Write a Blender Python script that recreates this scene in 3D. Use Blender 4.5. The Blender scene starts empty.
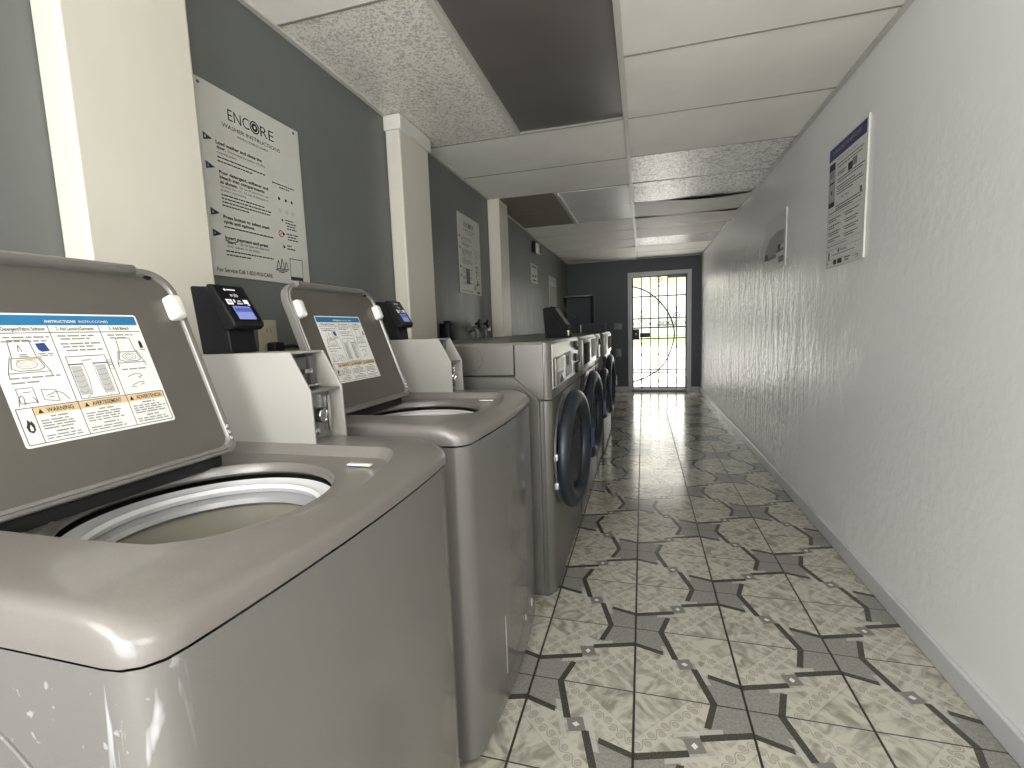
import bpy, bmesh, math, random
from mathutils import Vector, Matrix
random.seed(7)
sc = bpy.context.scene
COL = sc.collection
PI = math.pi

# ------------------------------------------------------------------ materials
class X:
    """tiny expression builder over shader math nodes"""
    def __init__(s, nt, sock): s.nt, s.s = nt, sock
    def _op(s, op, *a):
        n = s.nt.nodes.new('ShaderNodeMath'); n.operation = op
        for k, q in enumerate((s,) + a):
            if isinstance(q, X): s.nt.links.new(q.s, n.inputs[k])
            else: n.inputs[k].default_value = q
        return X(s.nt, n.outputs[0])
    def __add__(s, o): return s._op('ADD', o)
    __radd__ = __add__
    def __sub__(s, o): return s._op('SUBTRACT', o)
    def __rsub__(s, o): return (s * -1) + o
    def __mul__(s, o): return s._op('MULTIPLY', o)
    __rmul__ = __mul__
    def __truediv__(s, o): return s._op('DIVIDE', o)
    def __lt__(s, o): return s._op('LESS_THAN', o)
    def __gt__(s, o): return s._op('GREATER_THAN', o)
    def __and__(s, o): return s._op('MULTIPLY', o)
    def __or__(s, o): return s._op('MAXIMUM', o)
    def abs(s): return s._op('ABSOLUTE')
    def floor(s): return s._op('FLOOR')
    def sin(s): return s._op('SINE')
    def mod(s, m): return s._op('FLOORED_MODULO', m)
    def sqrt(s): return s._op('SQRT')
    def clamp(s):
        r = s._op('ADD', 0.0); r.s.node.use_clamp = True; return r
    def step(s, a, b): return ((s - a) / (b - a)).clamp()

def new_mat(name):
    m = bpy.data.materials.new(name); m.use_nodes = True
    return m, m.node_tree, m.node_tree.nodes['Principled BSDF']

def mix(nt, f, a, b):
    n = nt.nodes.new('ShaderNodeMix'); n.data_type = 'RGBA'
    for sock, q in ((n.inputs[0], f), (n.inputs[6], a), (n.inputs[7], b)):
        if isinstance(q, X): nt.links.new(q.s, sock)
        elif hasattr(q, 'node'): nt.links.new(q, sock)
        elif isinstance(q, tuple): sock.default_value = q + (1,)
        else: sock.default_value = q
    return n.outputs[2]

def pos(nt, scale=(1, 1, 1)):
    g = nt.nodes.new('ShaderNodeNewGeometry'); n = nt.nodes.new('ShaderNodeMapping')
    n.inputs['Scale'].default_value = scale
    nt.links.new(g.outputs['Position'], n.inputs[0]); return n.outputs[0]

def xyz(nt, v):
    n = nt.nodes.new('ShaderNodeSeparateXYZ'); nt.links.new(v, n.inputs[0])
    return [X(nt, o) for o in n.outputs]

def noise(nt, v, scale=5, detail=3, rough=.5, dist=0):
    n = nt.nodes.new('ShaderNodeTexNoise'); n.inputs['Scale'].default_value = scale
    n.inputs['Detail'].default_value = detail; n.inputs['Roughness'].default_value = rough
    n.inputs['Distortion'].default_value = dist
    nt.links.new(v, n.inputs['Vector']); return X(nt, n.outputs[0])

def bump(nt, b, h, strength=.3, dist=.01):
    n = nt.nodes.new('ShaderNodeBump'); n.inputs['Strength'].default_value = strength
    n.inputs['Distance'].default_value = dist
    nt.links.new(h.s, n.inputs['Height']); nt.links.new(n.outputs[0], b.inputs['Normal'])
    return n

def simple(name, col, rough=.5, metal=0, mottle=0, mscale=6, bmp=0, bscale=60, emit=0, spec=.5, stretch=(1, 1, 1), coat=0):
    m, nt, b = new_mat(name)
    b.inputs['Roughness'].default_value = rough; b.inputs['Metallic'].default_value = metal
    b.inputs['Specular IOR Level'].default_value = spec
    if coat: b.inputs['Coat Weight'].default_value = coat; b.inputs['Coat Roughness'].default_value = .08
    v = pos(nt, stretch)
    n = noise(nt, v, mscale, 3)
    k = max(mottle, .02)
    c = mix(nt, n.step(.3, .7), tuple(x * (1 - k) for x in col), tuple(min(1, x * (1 + k)) for x in col))
    nt.links.new(c, b.inputs['Base Color'])
    if bmp: bump(nt, b, noise(nt, v, bscale, 4), bmp, .004)
    if emit:
        b.inputs['Emission Color'].default_value = col + (1,); b.inputs['Emission Strength'].default_value = emit
    return m

M = {}
M['grey_shell'] = simple('washer_grey_enamel', (.132, .127, .119), .24, 0, .03, 2, .04, 350, coat=.35)
M['grey_top'] = simple('washer_grey_top', (.15, .138, .127), .3, 0, .04, 4, .05, 300, coat=.3)
M['lid_inner'] = simple('lid_taupe', (.084, .077, .067), .42, 0, .05, 3, .05, 200)
M['lid_rim'] = simple('lid_rim_grey', (.17, .163, .15), .28, .15, .04, 8, 0)
M['box_side'] = simple('meter_case_cream_grey', (.3, .29, .265), .3, 0, .03, 5, .04, 300)
M['box_in'] = simple('meter_case_inside', (.2, .195, .185), .38, .3, .1, 10, 0)
M['white_ring'] = simple('balance_ring_white', (.62, .62, .63), .25, 0, .04, 8, 0)
M['ring_grey'] = simple('ring_grey', (.42, .42, .43), .25, .3, .04, 8, 0)
M['drum'] = simple('drum_cream', (.3, .285, .24), .4, 0, .12, 5, 0)
M['black'] = simple('black_plastic', (.006, .006, .007), .5, 0, .1, 10, .05, 300, spec=.25)
M['matte'] = simple('matte_black', (.008, .008, .009), .75, spec=.15)
M['gloss_black'] = simple('gloss_black', (.008, .008, .01), .12, 0, .1, 10, 0)
M['void'] = simple('dark_gap', (.01, .01, .01), .8)
M['white'] = simple('white_plastic', (.66, .65, .6), .35, 0, .03, 20, 0)
M['paper'] = simple('sign_board_white', (.47, .47, .43), .45, 0, .03, 4, 0)
M['sticker'] = simple('sticker_white', (.72, .72, .69), .4, 0, .03, 4, 0)
M['ink'] = simple('ink_black', (.02, .02, .02), .6)
M['ink_grey'] = simple('ink_grey', (.24, .24, .24), .6)
M['ink_small'] = simple('ink_small_print', (.06, .06, .06), .6)
M['marker'] = simple('marker_dark', (.012, .012, .035), .5)
M['ink_pale'] = simple('ink_pale', (.42, .42, .41), .6)
M['ink_red'] = simple('ink_red', (.35, .05, .05), .6)
M['blue'] = simple('ink_blue', (.015, .15, .33), .45)
M['navy'] = simple('ink_navy', (.025, .03, .12), .45)
M['deepblue'] = simple('ink_deep_blue', (.02, .05, .2), .5)
M['tan'] = simple('ink_tan', (.6, .44, .25), .5)
M['screen'] = simple('lcd_blue', (.16, .19, .42), .3, emit=.32)
M['screen_band'] = simple('lcd_dark_blue', (.05, .07, .28), .3, emit=.35)
M['label_white'] = simple('label_white', (.75, .75, .75), .4, emit=.12)
M['chrome'] = simple('chrome', (.7, .7, .7), .15, 1)
M['steel'] = simple('steel_side', (.125, .121, .106), .34, .25, .05, 3, .03, 300)
M['steel_front'] = simple('steel_front', (.28, .27, .245), .3, .45, .05, 5, .03, 200)
M['steel_dark'] = simple('steel_dark', (.1, .1, .1), .4, .2)
M['door_ring'] = simple('door_ring_slate', (.014, .019, .025), .36, .1, .06, 6, 0)
M['door_glass'] = simple('door_glass_dark', (.012, .014, .017), .08, 0)
M['handle_blue'] = simple('handle_blue', (.02, .025, .09), .3)
M['outlet'] = simple('outlet_ivory', (.36, .33, .24), .4)
M['iron'] = simple('wrought_iron', (.012, .013, .016), .45, .2)
M['door_white'] = simple('door_frame_white', (.5, .51, .52), .4, 0, .05, 4, .1, 40)
M['pilaster'] = simple('pilaster_cream', (.56, .535, .46), .4, 0, .06, 3, .22, 14, stretch=(1, 1, .35))
M['capital'] = simple('capital_white', (.62, .61, .55), .4, 0, .05, 6, .1, 50)
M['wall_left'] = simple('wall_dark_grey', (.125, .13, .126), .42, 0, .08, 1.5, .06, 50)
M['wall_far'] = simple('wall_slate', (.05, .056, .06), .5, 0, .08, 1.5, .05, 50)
M['base'] = simple('baseboard_grey', (.55, .55, .55), .3, 0, .08, 3, .1, 30)
M['tbar'] = simple('ceiling_bar', (.52, .51, .46), .4, 0, .04, 10, 0)
M['tile_flat'] = simple('tile_flat', (.84, .825, .76), .6, 0, .05, 3, .12, 260)
M['tile_tan'] = simple('tile_tan', (.2, .18, .125), .6, 0, .12, 2, .1, 90)
M['tile_dark'] = simple('tile_dark', (.125, .115, .105), .35, 0, .1, 2.5, .05, 12)
M['tile_bright'] = simple('tile_bright', (.75, .74, .7), .42, 0, .05, 3, .06, 20)
M['brass'] = simple('brass', (.35, .3, .2), .3, .9)
M['fascia'] = simple('fascia_yellow', (.75, .68, .42), .6, 0, .1, 2, 0)
M['facade'] = simple('facade_white', (.8, .8, .76), .7, 0, .03, .4, 0)
M['facade_pane'] = simple('facade_pane', (.62, .65, .66), .2)
M['concrete'] = simple('concrete_bright', (.75, .74, .7), .8, 0, .06, .6, 0)
M['lawn'] = simple('lawn_green', (.34, .42, .18), .9, 0, .2, 2, 0)
M['box_matte'] = simple('box_dark_grey', (.045, .047, .05), .8, spec=.1)
M['tbar_dark'] = simple('ceiling_cross_bar', (.25, .24, .21), .5)
M['switch'] = simple('switch_plate', (.2, .205, .21), .4)

def dried_soap(m):
    """white soap runs dried on the near side sheet"""
    nt = m.node_tree; b = nt.nodes['Principled BSDF']; old = b.inputs['Base Color'].links[0].from_socket
    v = pos(nt, (1, 1, .16)); x, y, z = xyz(nt, pos(nt))
    runs = noise(nt, v, 34, 3, .6, .6).step(.6, .68); spots = noise(nt, pos(nt), 60, 2).step(.66, .72)
    mk = ((runs * noise(nt, pos(nt), 5, 2).step(.42, .6)) | (spots * .6)) * (1 - y.step(.29, .31))
    nt.links.new(mix(nt, mk * .55, old, (.5, .5, .52)), b.inputs['Base Color'])
dried_soap(M['grey_shell'])

def speckled(name, base, dark, amount=.5, b=.5, sc_=85):
    m, nt, bs = new_mat(name); bs.inputs['Roughness'].default_value = .25
    v = pos(nt)
    n = noise(nt, v, sc_, 3, .65, .6)
    w = noise(nt, v, 9, 2)
    f = (n + (w - .5) * .12).step(.47, .6)
    nt.links.new(mix(nt, f * amount, base, dark), bs.inputs['Base Color'])
    bump(nt, bs, n, b, .006)
    bs.inputs['Specular IOR Level'].default_value = .8
    return m
M['tile_rough'] = speckled('tile_speckled', (.8, .78, .71), (.36, .345, .31), .75, .4)
M['tile_rough_b'] = speckled('tile_pitted', (.8, .785, .74), (.16, .15, .13), .7, 1.0, 46)

def floor_mat():
    m, nt, b = new_mat('floor_patterned_tile')
    T, gx, gy = .3201, -.3499, 1.0727
    P0 = pos(nt); x, y, z = xyz(nt, P0)
    a = (x - gx) / T; c = (y - gy) / T
    i = a.floor(); j = c.floor()
    u = a - i - .5; v = c - j - .5
    par = (i + j).mod(2.0)
    p = u + par * (v - u); q = v + par * ((u * -1) - v)
    s = (q > 0) * 2 - 1
    Pp = p * s; Q = q.abs()
    W = Pp + Q * .3
    # marble ground with slanted smoky veins
    vein = noise(nt, pos(nt, (1, 1, 1)), 20, 3, .5, .4)
    cell = i * 7.31 + j * 3.77
    comb = nt.nodes.new('ShaderNodeCombineXYZ')
    for k, e in enumerate(((p + q) * .9 + cell, (p - q) * 1.9 + cell * 1.7, cell)):
        nt.links.new(e.s, comb.inputs[k])
    streak = noise(nt, comb.outputs[0], 3.4, 2, .45, .9)
    f = (streak * .75 + vein * .25).step(.43, .62)
    col = mix(nt, f, (.5, .48, .405), (.27, .255, .21))
    vd = (Pp * .675 + Q * .735).abs() - .255
    t = Pp * .735 - Q * .675
    col = mix(nt, (vd.abs() < .075) * .75, col, (.51, .49, .415))
    # scroll ornament: a waving stem and little rings
    stem = (vd - (t * 36).sin() * .026).abs() < .0065
    tc = (t / .0873 + 100.0).mod(1.0) - .5
    off = ((t / .0873).floor().mod(2.0) - .5) * .045
    dx = tc * .0873; dy = vd - off
    rr = (dx * dx + dy * dy).sqrt()
    ring = ((rr - .026).abs() < .0065) | ((rr - .010).abs() < .005)
    col = mix(nt, (stem | ring) * .8, col, (.3, .28, .235))
    thin = ((vd - .085).abs() < .0035)
    col = mix(nt, thin * .5, col, (.3, .28, .235))
    # grey star points
    line2 = .215 - (Pp + .5) * .3
    gsp = noise(nt, P0, 120, 3)
    gcol = mix(nt, gsp.step(.35, .65), (.22, .215, .195), (.29, .28, .255))
    gray = (W < -.085) & (Q > line2)
    col = mix(nt, gray, col, gcol)
    # pale strips
    st = (((W + .128).abs() < .026) & (Q < .25)) | (((W - .128).abs() < .026) & (Q < .16))
    col = mix(nt, st * .7, col, (.5, .49, .44))
    # dark bands
    b1 = ((W + .07).abs() < .034) & (Q > .05)
    b2 = ((Q - line2).abs() < .03) & (Pp < -.21)
    fl = noise(nt, P0, 260, 2)
    col = mix(nt, b1 | b2, col, mix(nt, fl.step(.4, .65), (.045, .043, .034), (.09, .085, .07)))
    R2 = (q - p * .3).abs()
    sq = (W.abs() < .078) & (R2 < .078)
    col = mix(nt, sq, col, (.2, .195, .18))
    dia = ((p * .8).abs() + q.abs()) < .028
    col = mix(nt, dia, col, (.7, .7, .65))
    grout = (u.abs() > .489) | (v.abs() > .4935)
    col = mix(nt, grout, col, (.022, .02, .017))
    nt.links.new(col, b.inputs['Base Color'])
    rn = noise(nt, P0, 3, 3)
    r = rn * .14 + .1 + grout * .4
    nt.links.new(r.s, b.inputs['Roughness'])
    wob = noise(nt, pos(nt, (1, 2.2, 1)), 5, 2)
    bump(nt, b, wob * .35 + (1 - grout) * .25, .35, .004)
    return m
M['floor'] = floor_mat()

def wall_right_mat():
    m, nt, b = new_mat('wall_right_glossy_grey')
    v = pos(nt); x, y, z = xyz(nt, v)
    n = noise(nt, v, 1.4, 4)
    col = mix(nt, n.step(.3, .7), (.79, .79, .78), (.85, .85, .84))
    nt.links.new(col, b.inputs['Base Color'])
    far = (y + (noise(nt, v, 2.2, 2) - .5) * 1.6).step(2.4, 5.0)
    low = 1 - z.step(1.45, 1.95)
    mask = far * low
    streak = noise(nt, pos(nt, (3, 3.6, .6)), 3.2, 4, .6, .8)
    fine = noise(nt, pos(nt, (1, 1, .8)), 28, 3, .6)
    big = noise(nt, v, 1.1, 2)
    h = streak * mask * 1.9 + fine * (mask * .5 + .03 + (y.step(1.3, 2.2) & low) * .12) + big * .25
    bump(nt, b, h, .9, .022)
    nt.links.new((.33 - mask * .12 + (fine - .5) * .08).s, b.inputs['Roughness'])
    return m
M['wall_right'] = wall_right_mat()

def wall_left_mat():
    m, nt, b = new_mat('wall_left_dark_patched')
    v = pos(nt); x, y, z = xyz(nt, v)
    n = noise(nt, v, 1.6, 3)
    base = mix(nt, n.step(.3, .7), (.106, .113, .106), (.122, .13, .122))
    st = noise(nt, pos(nt, (1, 2.4, .8)), 3, 4, .6)
    mk = st.step(.44, .62) * (1 - z.step(1.2, 1.75)) * y.step(2.6, 3.1) * (1 - y.step(6.2, 7.4))
    col = mix(nt, mk * .8, base, (.2, .205, .19))
    nt.links.new(col, b.inputs['Base Color']); b.inputs['Roughness'].default_value = .42
    bump(nt, b, noise(nt, v, 45, 3) * .5 + st * mk, .15, .006)
    return m
M['wall_left'] = wall_left_mat()

# ------------------------------------------------------------------ mesh builder
class MB:
    def __init__(s): s.v, s.f, s.m = [], [], []
    def add(s, vs, fs, mi=0):
        o = len(s.v); s.v += [tuple(q) for q in vs]
        s.f += [tuple(o + k for k in f) for f in fs]; s.m += [mi] * len(fs); return s
    def box(s, x0, x1, y0, y1, z0, z1, mi=0, mp=None):
        vs = [(x, y, z) for x in (x0, x1) for y in (y0, y1) for z in (z0, z1)]
        if mp: vs = [mp(*q) for q in vs]
        return s.add(vs, [(0, 1, 3, 2), (4, 6, 7, 5), (0, 4, 5, 1), (2, 3, 7, 6), (0, 2, 6, 4), (1, 5, 7, 3)], mi)
    def rbox(s, x0, x1, y0, y1, z0, z1, r=.004, seg=2, mi=0, mp=None):
        bm = bmesh.new(); bmesh.ops.create_cube(bm, size=1)
        bmesh.ops.scale(bm, vec=(x1 - x0, y1 - y0, z1 - z0), verts=bm.verts)
        bmesh.ops.translate(bm, vec=((x0 + x1) / 2, (y0 + y1) / 2, (z0 + z1) / 2), verts=bm.verts)
        bmesh.ops.bevel(bm, geom=list(bm.edges), offset=r, segments=seg, affect='EDGES', profile=.5)
        bm.verts.index_update()
        vs = [tuple(v.co) for v in bm.verts]
        if mp: vs = [mp(*q) for q in vs]
        s.add(vs, [tuple(v.index for v in f.verts) for f in bm.faces], mi); bm.free(); return s
    def loft(s, loops, cap0=True, cap1=True, mi=0, closed=True):
        n = len(loops[0]); vs = [p for L in loops for p in L]; fs = []
        for k in range(len(loops) - 1):
            for i in range(n if closed else n - 1):
                j = (i + 1) % n
                fs.append((k * n + i, k * n + j, (k + 1) * n + j, (k + 1) * n + i))
        if cap0: fs.append(tuple(reversed(range(n))))
        if cap1: fs.append(tuple((len(loops) - 1) * n + i for i in range(n)))
        return s.add(vs, fs, mi)
    def prism(s, poly, mp, a, b, mi=0):
        return s.loft([[mp(p, q, a) for p, q in poly], [mp(p, q, b) for p, q in poly]], mi=mi)
    def tube(s, path, r, n=8, closed=False, mi=0):
        path = [Vector(p) for p in path]; loops = []; N = len(path); up = None
        for i, p in enumerate(path):
            if closed: d = path[(i + 1) % N] - path[i - 1]
            else: d = path[min(i + 1, N - 1)] - path[max(i - 1, 0)]
            d.normalize()
            if up is None: up = Vector((0, 0, 1)) if abs(d.z) < .9 else Vector((0, 1, 0))
            sd = d.cross(up).normalized(); up = sd.cross(d).normalized()
            rr = r[i] if isinstance(r, (list, tuple)) else r
            loops.append([p + (sd * math.cos(2 * PI * k / n) + up * math.sin(2 * PI * k / n)) * rr for k in range(n)])
        if closed: loops.append(loops[0]); return s.loft(loops, False, False, mi)
        return s.loft(loops, mi=mi)
    def lathe(s, prof, mp, n=48, mi=0, cap0=False, cap1=False):
        """prof: (radius, height); mp(u, v, h) -> point"""
        loops = [[mp(r * math.cos(2 * PI * k / n), r * math.sin(2 * PI * k / n), h) for k in range(n)] for r, h in prof]
        return s.loft(loops, cap0, cap1, mi)
    def rect(s, F, u0, u1, v0, v1, n=.0006, mi=0):
        return s.add([F(u0, v0, n), F(u1, v0, n), F(u1, v1, n), F(u0, v1, n)], [(0, 1, 2, 3)], mi)
    def poly(s, F, pts, n=.0006, mi=0):
        return s.add([F(u, v, n) for u, v in pts], [tuple(range(len(pts)))], mi)
    def line(s, F, pts, w, n=.0007, mi=0, closed=False):
        pts = list(pts) + ([pts[0]] if closed else [])
        for (a, b), (c, d) in zip(pts, pts[1:]):
            L = math.hypot(c - a, d - b) or 1; px, py = -(d - b) / L * w / 2, (c - a) / L * w / 2
            s.add([F(a - px, b - py, n), F(c - px, d - py, n), F(c + px, d + py, n), F(a + px, b + py, n)], [(0, 1, 2, 3)], mi)
        return s
    def disc(s, F, u, v, r, n=.0007, mi=0, r0=0, k=20):
        if not r0: return s.poly(F, [(u + r * math.cos(2 * PI * i / k), v + r * math.sin(2 * PI * i / k)) for i in range(k)], n, mi)
        A = [F(u + r * math.cos(2 * PI * i / k), v + r * math.sin(2 * PI * i / k), n) for i in range(k)]
        B = [F(u + r0 * math.cos(2 * PI * i / k), v + r0 * math.sin(2 * PI * i / k), n) for i in range(k)]
        return s.loft([B, A], False, False, mi)
    def text(s, F, txt, u0, u1, v, h=None, n=.0009, mi=0, bold=0, maxw=True):
        """text from u0, baseline v, fitted to end at u1; h = cap height (else uniform)"""
        vs, fs = text_mesh(txt, bold)
        x0 = min(p[0] for p in vs); x1 = max(p[0] for p in vs); k = (u1 - u0) / (x1 - x0)
        ky = k if h is None else h / .70
        return s.add([F(u0 + (p[0] - x0) * k, v + p[1] * ky, n) for p in vs], fs, mi)
    def bar_lines(s, F, rows, mi=0, h=.003):
        """tiny print: broken dashes the size of words"""
        for u0, u1, v in rows:
            u = u0
            while u < u1 - .002:
                w = min(random.uniform(.006, .018), u1 - u)
                s.rect(F, u, u + w, v, v + h, .0007, mi); u += w + .0022
        return s
    def build(s, name, mat, parent=None, smooth=40, bevel=0):
        me = bpy.data.meshes.new(name)
        off = ORG.get(parent.name, Vector()) if parent else Vector()
        me.from_pydata([tuple(Vector(p) - off) for p in s.v], [], s.f)
        mats = mat if isinstance(mat, (list, tuple)) else [mat]
        for q in mats: me.materials.append(M[q])
        me.polygons.foreach_set('material_index', s.m)
        me.update()
        if smooth:
            me.polygons.foreach_set('use_smooth', [True] * len(me.polygons))
            me.set_sharp_from_angle(angle=math.radians(smooth))
        o = bpy.data.objects.new(name, me); COL.objects.link(o)
        if parent: o.parent = parent
        ORG[o.name] = off
        if bevel:
            b = o.modifiers.new('bevel', 'BEVEL'); b.width = bevel; b.segments = 2; b.limit_method = 'ANGLE'
        return o
ORG = {}
_tc = {}
def text_mesh(txt, bold=0):
    if (txt, bold) in _tc: return _tc[txt, bold]
    cu = bpy.data.curves.new('t', 'FONT'); cu.body = txt; cu.resolution_u = 3; cu.offset = bold; cu.fill_mode = 'FRONT'
    o = bpy.data.objects.new('t', cu); COL.objects.link(o)
    dg = bpy.context.evaluated_depsgraph_get(); me = bpy.data.meshes.new_from_object(o.evaluated_get(dg))
    r = ([tuple(v.co) for v in me.vertices], [tuple(p.vertices) for p in me.polygons])
    bpy.data.objects.remove(o); bpy.data.curves.remove(cu); bpy.data.meshes.remove(me)
    _tc[txt, bold] = r; return r

def tag(o, label=None, cat=None, group=None, kind=None):
    for k, v in (('label', label), ('category', cat), ('group', group), ('kind', kind)):
        if v: o[k] = v
    return o
def thing(name, loc, label, cat, group=None):
    o = bpy.data.objects.new(name, None); COL.objects.link(o); o.location = loc; o.empty_display_size = .1
    ORG[o.name] = Vector(loc); return tag(o, label, cat, group)
def dup(root, loc, label, group=None):
    r = root.copy(); COL.objects.link(r); r.location = loc; r['label'] = label; ORG[r.name] = Vector(loc)
    if group: r['group'] = group
    for ch in list(root.children):
        c = ch.copy(); COL.objects.link(c); c.parent = r
        for g in list(ch.children):
            d = g.copy(); COL.objects.link(d); d.parent = c
    return r
def boxes(name, mat, parent, *bs, **k):
    """several little rounded blocks, each an object of its own"""
    for b in bs: MB().rbox(*b, **k).build(name, mat, parent)
def struct(o): o['kind'] = 'structure'; return o

XY = lambda p, q, h: (p, q, h)
XZ = lambda p, q, h: (p, h, q)       # polygon in x,z extruded along y
YZ = lambda p, q, h: (h, p, q)
FL = lambda X0: (lambda u, v, n: (X0 + n, u, v))         # left wall frame: u = y
def rrect(x0, x1, y0, y1, r, k=6):
    if not isinstance(r, (tuple, list)): r = (r,) * 4
    pts = []
    for (cx, cy, a, rr) in ((x1 - r[0], y1 - r[0], 0, r[0]), (x0 + r[1], y1 - r[1], 90, r[1]), (x0 + r[2], y0 + r[2], 180, r[2]), (x1 - r[3], y0 + r[3], 270, r[3])):
        for i in range(k + 1):
            t = math.radians(a + 90 * i / k); pts.append((cx + rr * math.cos(t), cy + rr * math.sin(t)))
    return pts
def resample(pts, n, start):
    """closed polyline resampled by angle about its start centre so lofts stay aligned"""
    cx, cy = start; out = []
    m = len(pts)
    for k in range(n):
        a = 2 * PI * k / n; dx, dy = math.cos(a), math.sin(a); best = None
        for i in range(m):
            (x0, y0), (x1, y1) = pts[i], pts[(i + 1) % m]
            ex, ey = x1 - x0, y1 - y0; den = dx * ey - dy * ex
            if abs(den) < 1e-12: continue
            t = ((x0 - cx) * ey - (y0 - cy) * ex) / den; w = ((x0 - cx) * dy - (y0 - cy) * dx) / den
            if t > 0 and -1e-6 <= w <= 1 + 1e-6 and (best is None or t > best): best = t
        out.append((cx + dx * best, cy + dy * best))
    return out

# ------------------------------------------------------------------ room shell
XL, XR, ZC, YF, YB = -1.262, .9196, 2.2285, 8.338, -2.2
struct(MB().box(XL - .12, XR + .12, YB, YF + .12, -.1, 0).build('floor', 'floor'))
w = MB(); w.box(XR, XR + .12, YB, YF + .12, 0, ZC + .3); struct(w.build('wall_right', 'wall_right'))
w = MB(); w.box(XL - .12, XL, YB, YF + .12, 0, ZC + .3); struct(w.build('wall_left', 'wall_left'))
DX0, DX1, DZ1 = -.175, .703, 1.94
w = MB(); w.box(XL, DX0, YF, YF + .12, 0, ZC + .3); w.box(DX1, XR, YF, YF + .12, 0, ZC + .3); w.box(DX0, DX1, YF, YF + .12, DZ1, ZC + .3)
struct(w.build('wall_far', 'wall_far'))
# wall behind the camera with a wide opening to daylight
w = MB(); w.box(XL, -1.05, YB - .12, YB, 0, ZC + .3); w.box(.7, XR, YB - .12, YB, 0, ZC + .3); w.box(-1.05, .7, YB - .12, YB, 2.05, ZC + .3)
struct(w.build('wall_near', 'wall_far'))
w = MB(); w.box(XR - .016, XR, YB, YF, 0, .075); struct(w.build('baseboard_right', 'base', bevel=.005))
w = MB(); w.box(XL, DX0 - .07, YF - .016, YF, 0, .085); w.box(DX1 + .07, XR - .016, YF - .016, YF, 0, .085)
struct(w.build('baseboard_far', 'base', bevel=.005))
# pilasters on the left wall
for k, (y0, y1, xf, cap) in enumerate(((.79, 1.11, -1.18, 0), (2.285, 2.62, -1.18, 1), (3.94, 4.2, -1.155, 0))):
    b = MB(); b.box(XL, xf, y0, y1, 0, ZC)
    o = struct(b.build('trim_%d' % (k + 1), 'pilaster', bevel=.008))
    if cap:
        c = MB(); c.box(XL, xf + .014, y0 - .012, y1 + .012, 2.155, ZC - .001); c.build('capital', 'capital', o, bevel=.004)

# ceiling: plenum slab, bars, lay-in panels
ceil = struct(MB().box(XL - .12, XR + .12, YB, YF + .12, ZC + .25, ZC + .33).build('ceiling', 'tile_flat'))
Y = lambda k: 1.536 + .6096 * k
TB = -.083
b = MB()
b.box(TB - .012, TB + .012, YB, YF, ZC - .004, ZC + .02)
b.box(XR - .022, XR, YB, YF, ZC - .006, ZC + .012); b.box(XL, XL + .02, YB, YF, ZC - .006, ZC + .012)
b.box(XL, XR, YF - .02, YF, ZC - .006, ZC + .012)
b.box(-.69, -.665, Y(-4), Y(2), ZC - .003, ZC + .02); b.box(-.70, -.675, Y(4), Y(6), ZC - .003, ZC + .02)
b.build('main_bar', 'tbar', ceil)
b = MB()
for k in range(-6, 12):
    b.box(TB, XR, Y(k) - .005, Y(k) + .005, ZC + .001, ZC + .015)
    if k not in (1,): b.box(XL, TB, Y(k) - .005, Y(k) + .005, ZC + .001, ZC + .015)
tag(b.build('cross_bar', 'tbar_dark', ceil), kind='stuff')
def tile(x0, x1, y0, y1, mat, sag=0, tilt=0, dz=0, drop=None):
    """lay-in panel with a gently bellied underside"""
    n = 8; g = MB(); vs = []; fs = []
    for i in range(n + 1):
        for j in range(n + 1):
            u, v = i / n, j / n
            vs.append((x0 + (x1 - x0) * u, y0 + (y1 - y0) * v, ZC + .004 + dz - sag * 4 * u * (1 - u) * (.35 + .65 * math.sin(PI * v)) - tilt * u * math.sin(PI * v) - (drop(u) * (1 - v) if drop else 0)))
    for i in range(n):
        for j in range(n):
            a = i * (n + 1) + j; fs.append((a, a + 1, a + n + 2, a + n + 1))
    g.add(vs, fs)
    if drop: return g.build('ceiling_panel', mat, ceil, smooth=60)      # slipped panel: its open edge shows the dark void above
    # upper skin and rim
    rim = [0 * (n + 1) + j for j in range(n + 1)] + [i * (n + 1) + n for i in range(1, n + 1)] + [n * (n + 1) + j for j in range(n - 1, -1, -1)] + [i * (n + 1) for i in range(n - 1, 0, -1)]
    n0 = len(g.v); lo = [vs[r] for r in rim]; hi = [(p[0], p[1], ZC + .03) for p in lo]
    g.loft([lo, hi], False, True)
    return g.build('ceiling_panel', mat, ceil, smooth=60)
for k in range(-6, 11):
    y0, y1 = Y(k) + .004, min(Y(k + 1) - .004, YF)
    mt = {3: 'tile_rough_b', 4: 'tile_rough_b', 8: 'tile_rough_b'}.get(k, 'tile_flat')
    tile(TB + .01, XR - .004, y0, y1, mt, {3: .004, 4: .012, 5: .018, 6: .02, 7: .012, 8: .008}.get(k, .004), {4: .012, 6: .01}.get(k, 0), 0, {5: lambda u: .02 * max(0, min(1, (u - .25) / .3)) * (1 - .55 * max(0, (u - .75) / .25)), 6: lambda u: .02 * max(0, (u - .55) / .45) + .014 * max(0, .35 - u) / .35}.get(k))
    if k in (0, 1):
        if k == 0:
            tile(XL + .004, -.69, Y(0) + .004, Y(2) - .004, 'tile_rough', .004)
            tile(-.665, TB - .01, Y(-1) + .004, Y(2) - .004, 'tile_dark', .012, dz=.012)
    elif k == -1:
        tile(XL + .004, -.69, Y(-1), Y(0) - .004, 'tile_flat', .004)
    elif k in (4, 5):
        tile(XL + .004, -.70, y0, y1, 'tile_tan', .006)
        if k == 4: tile(-.675, TB - .01, Y(4) + .03, Y(6) - .01, 'tile_bright', .012)
    else:
        tile(XL + .004, TB - .01, y0, y1, {6: 'tile_flat', 7: 'tile_flat'}.get(k, 'tile_flat'), .006 if k < 6 else .014)
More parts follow.
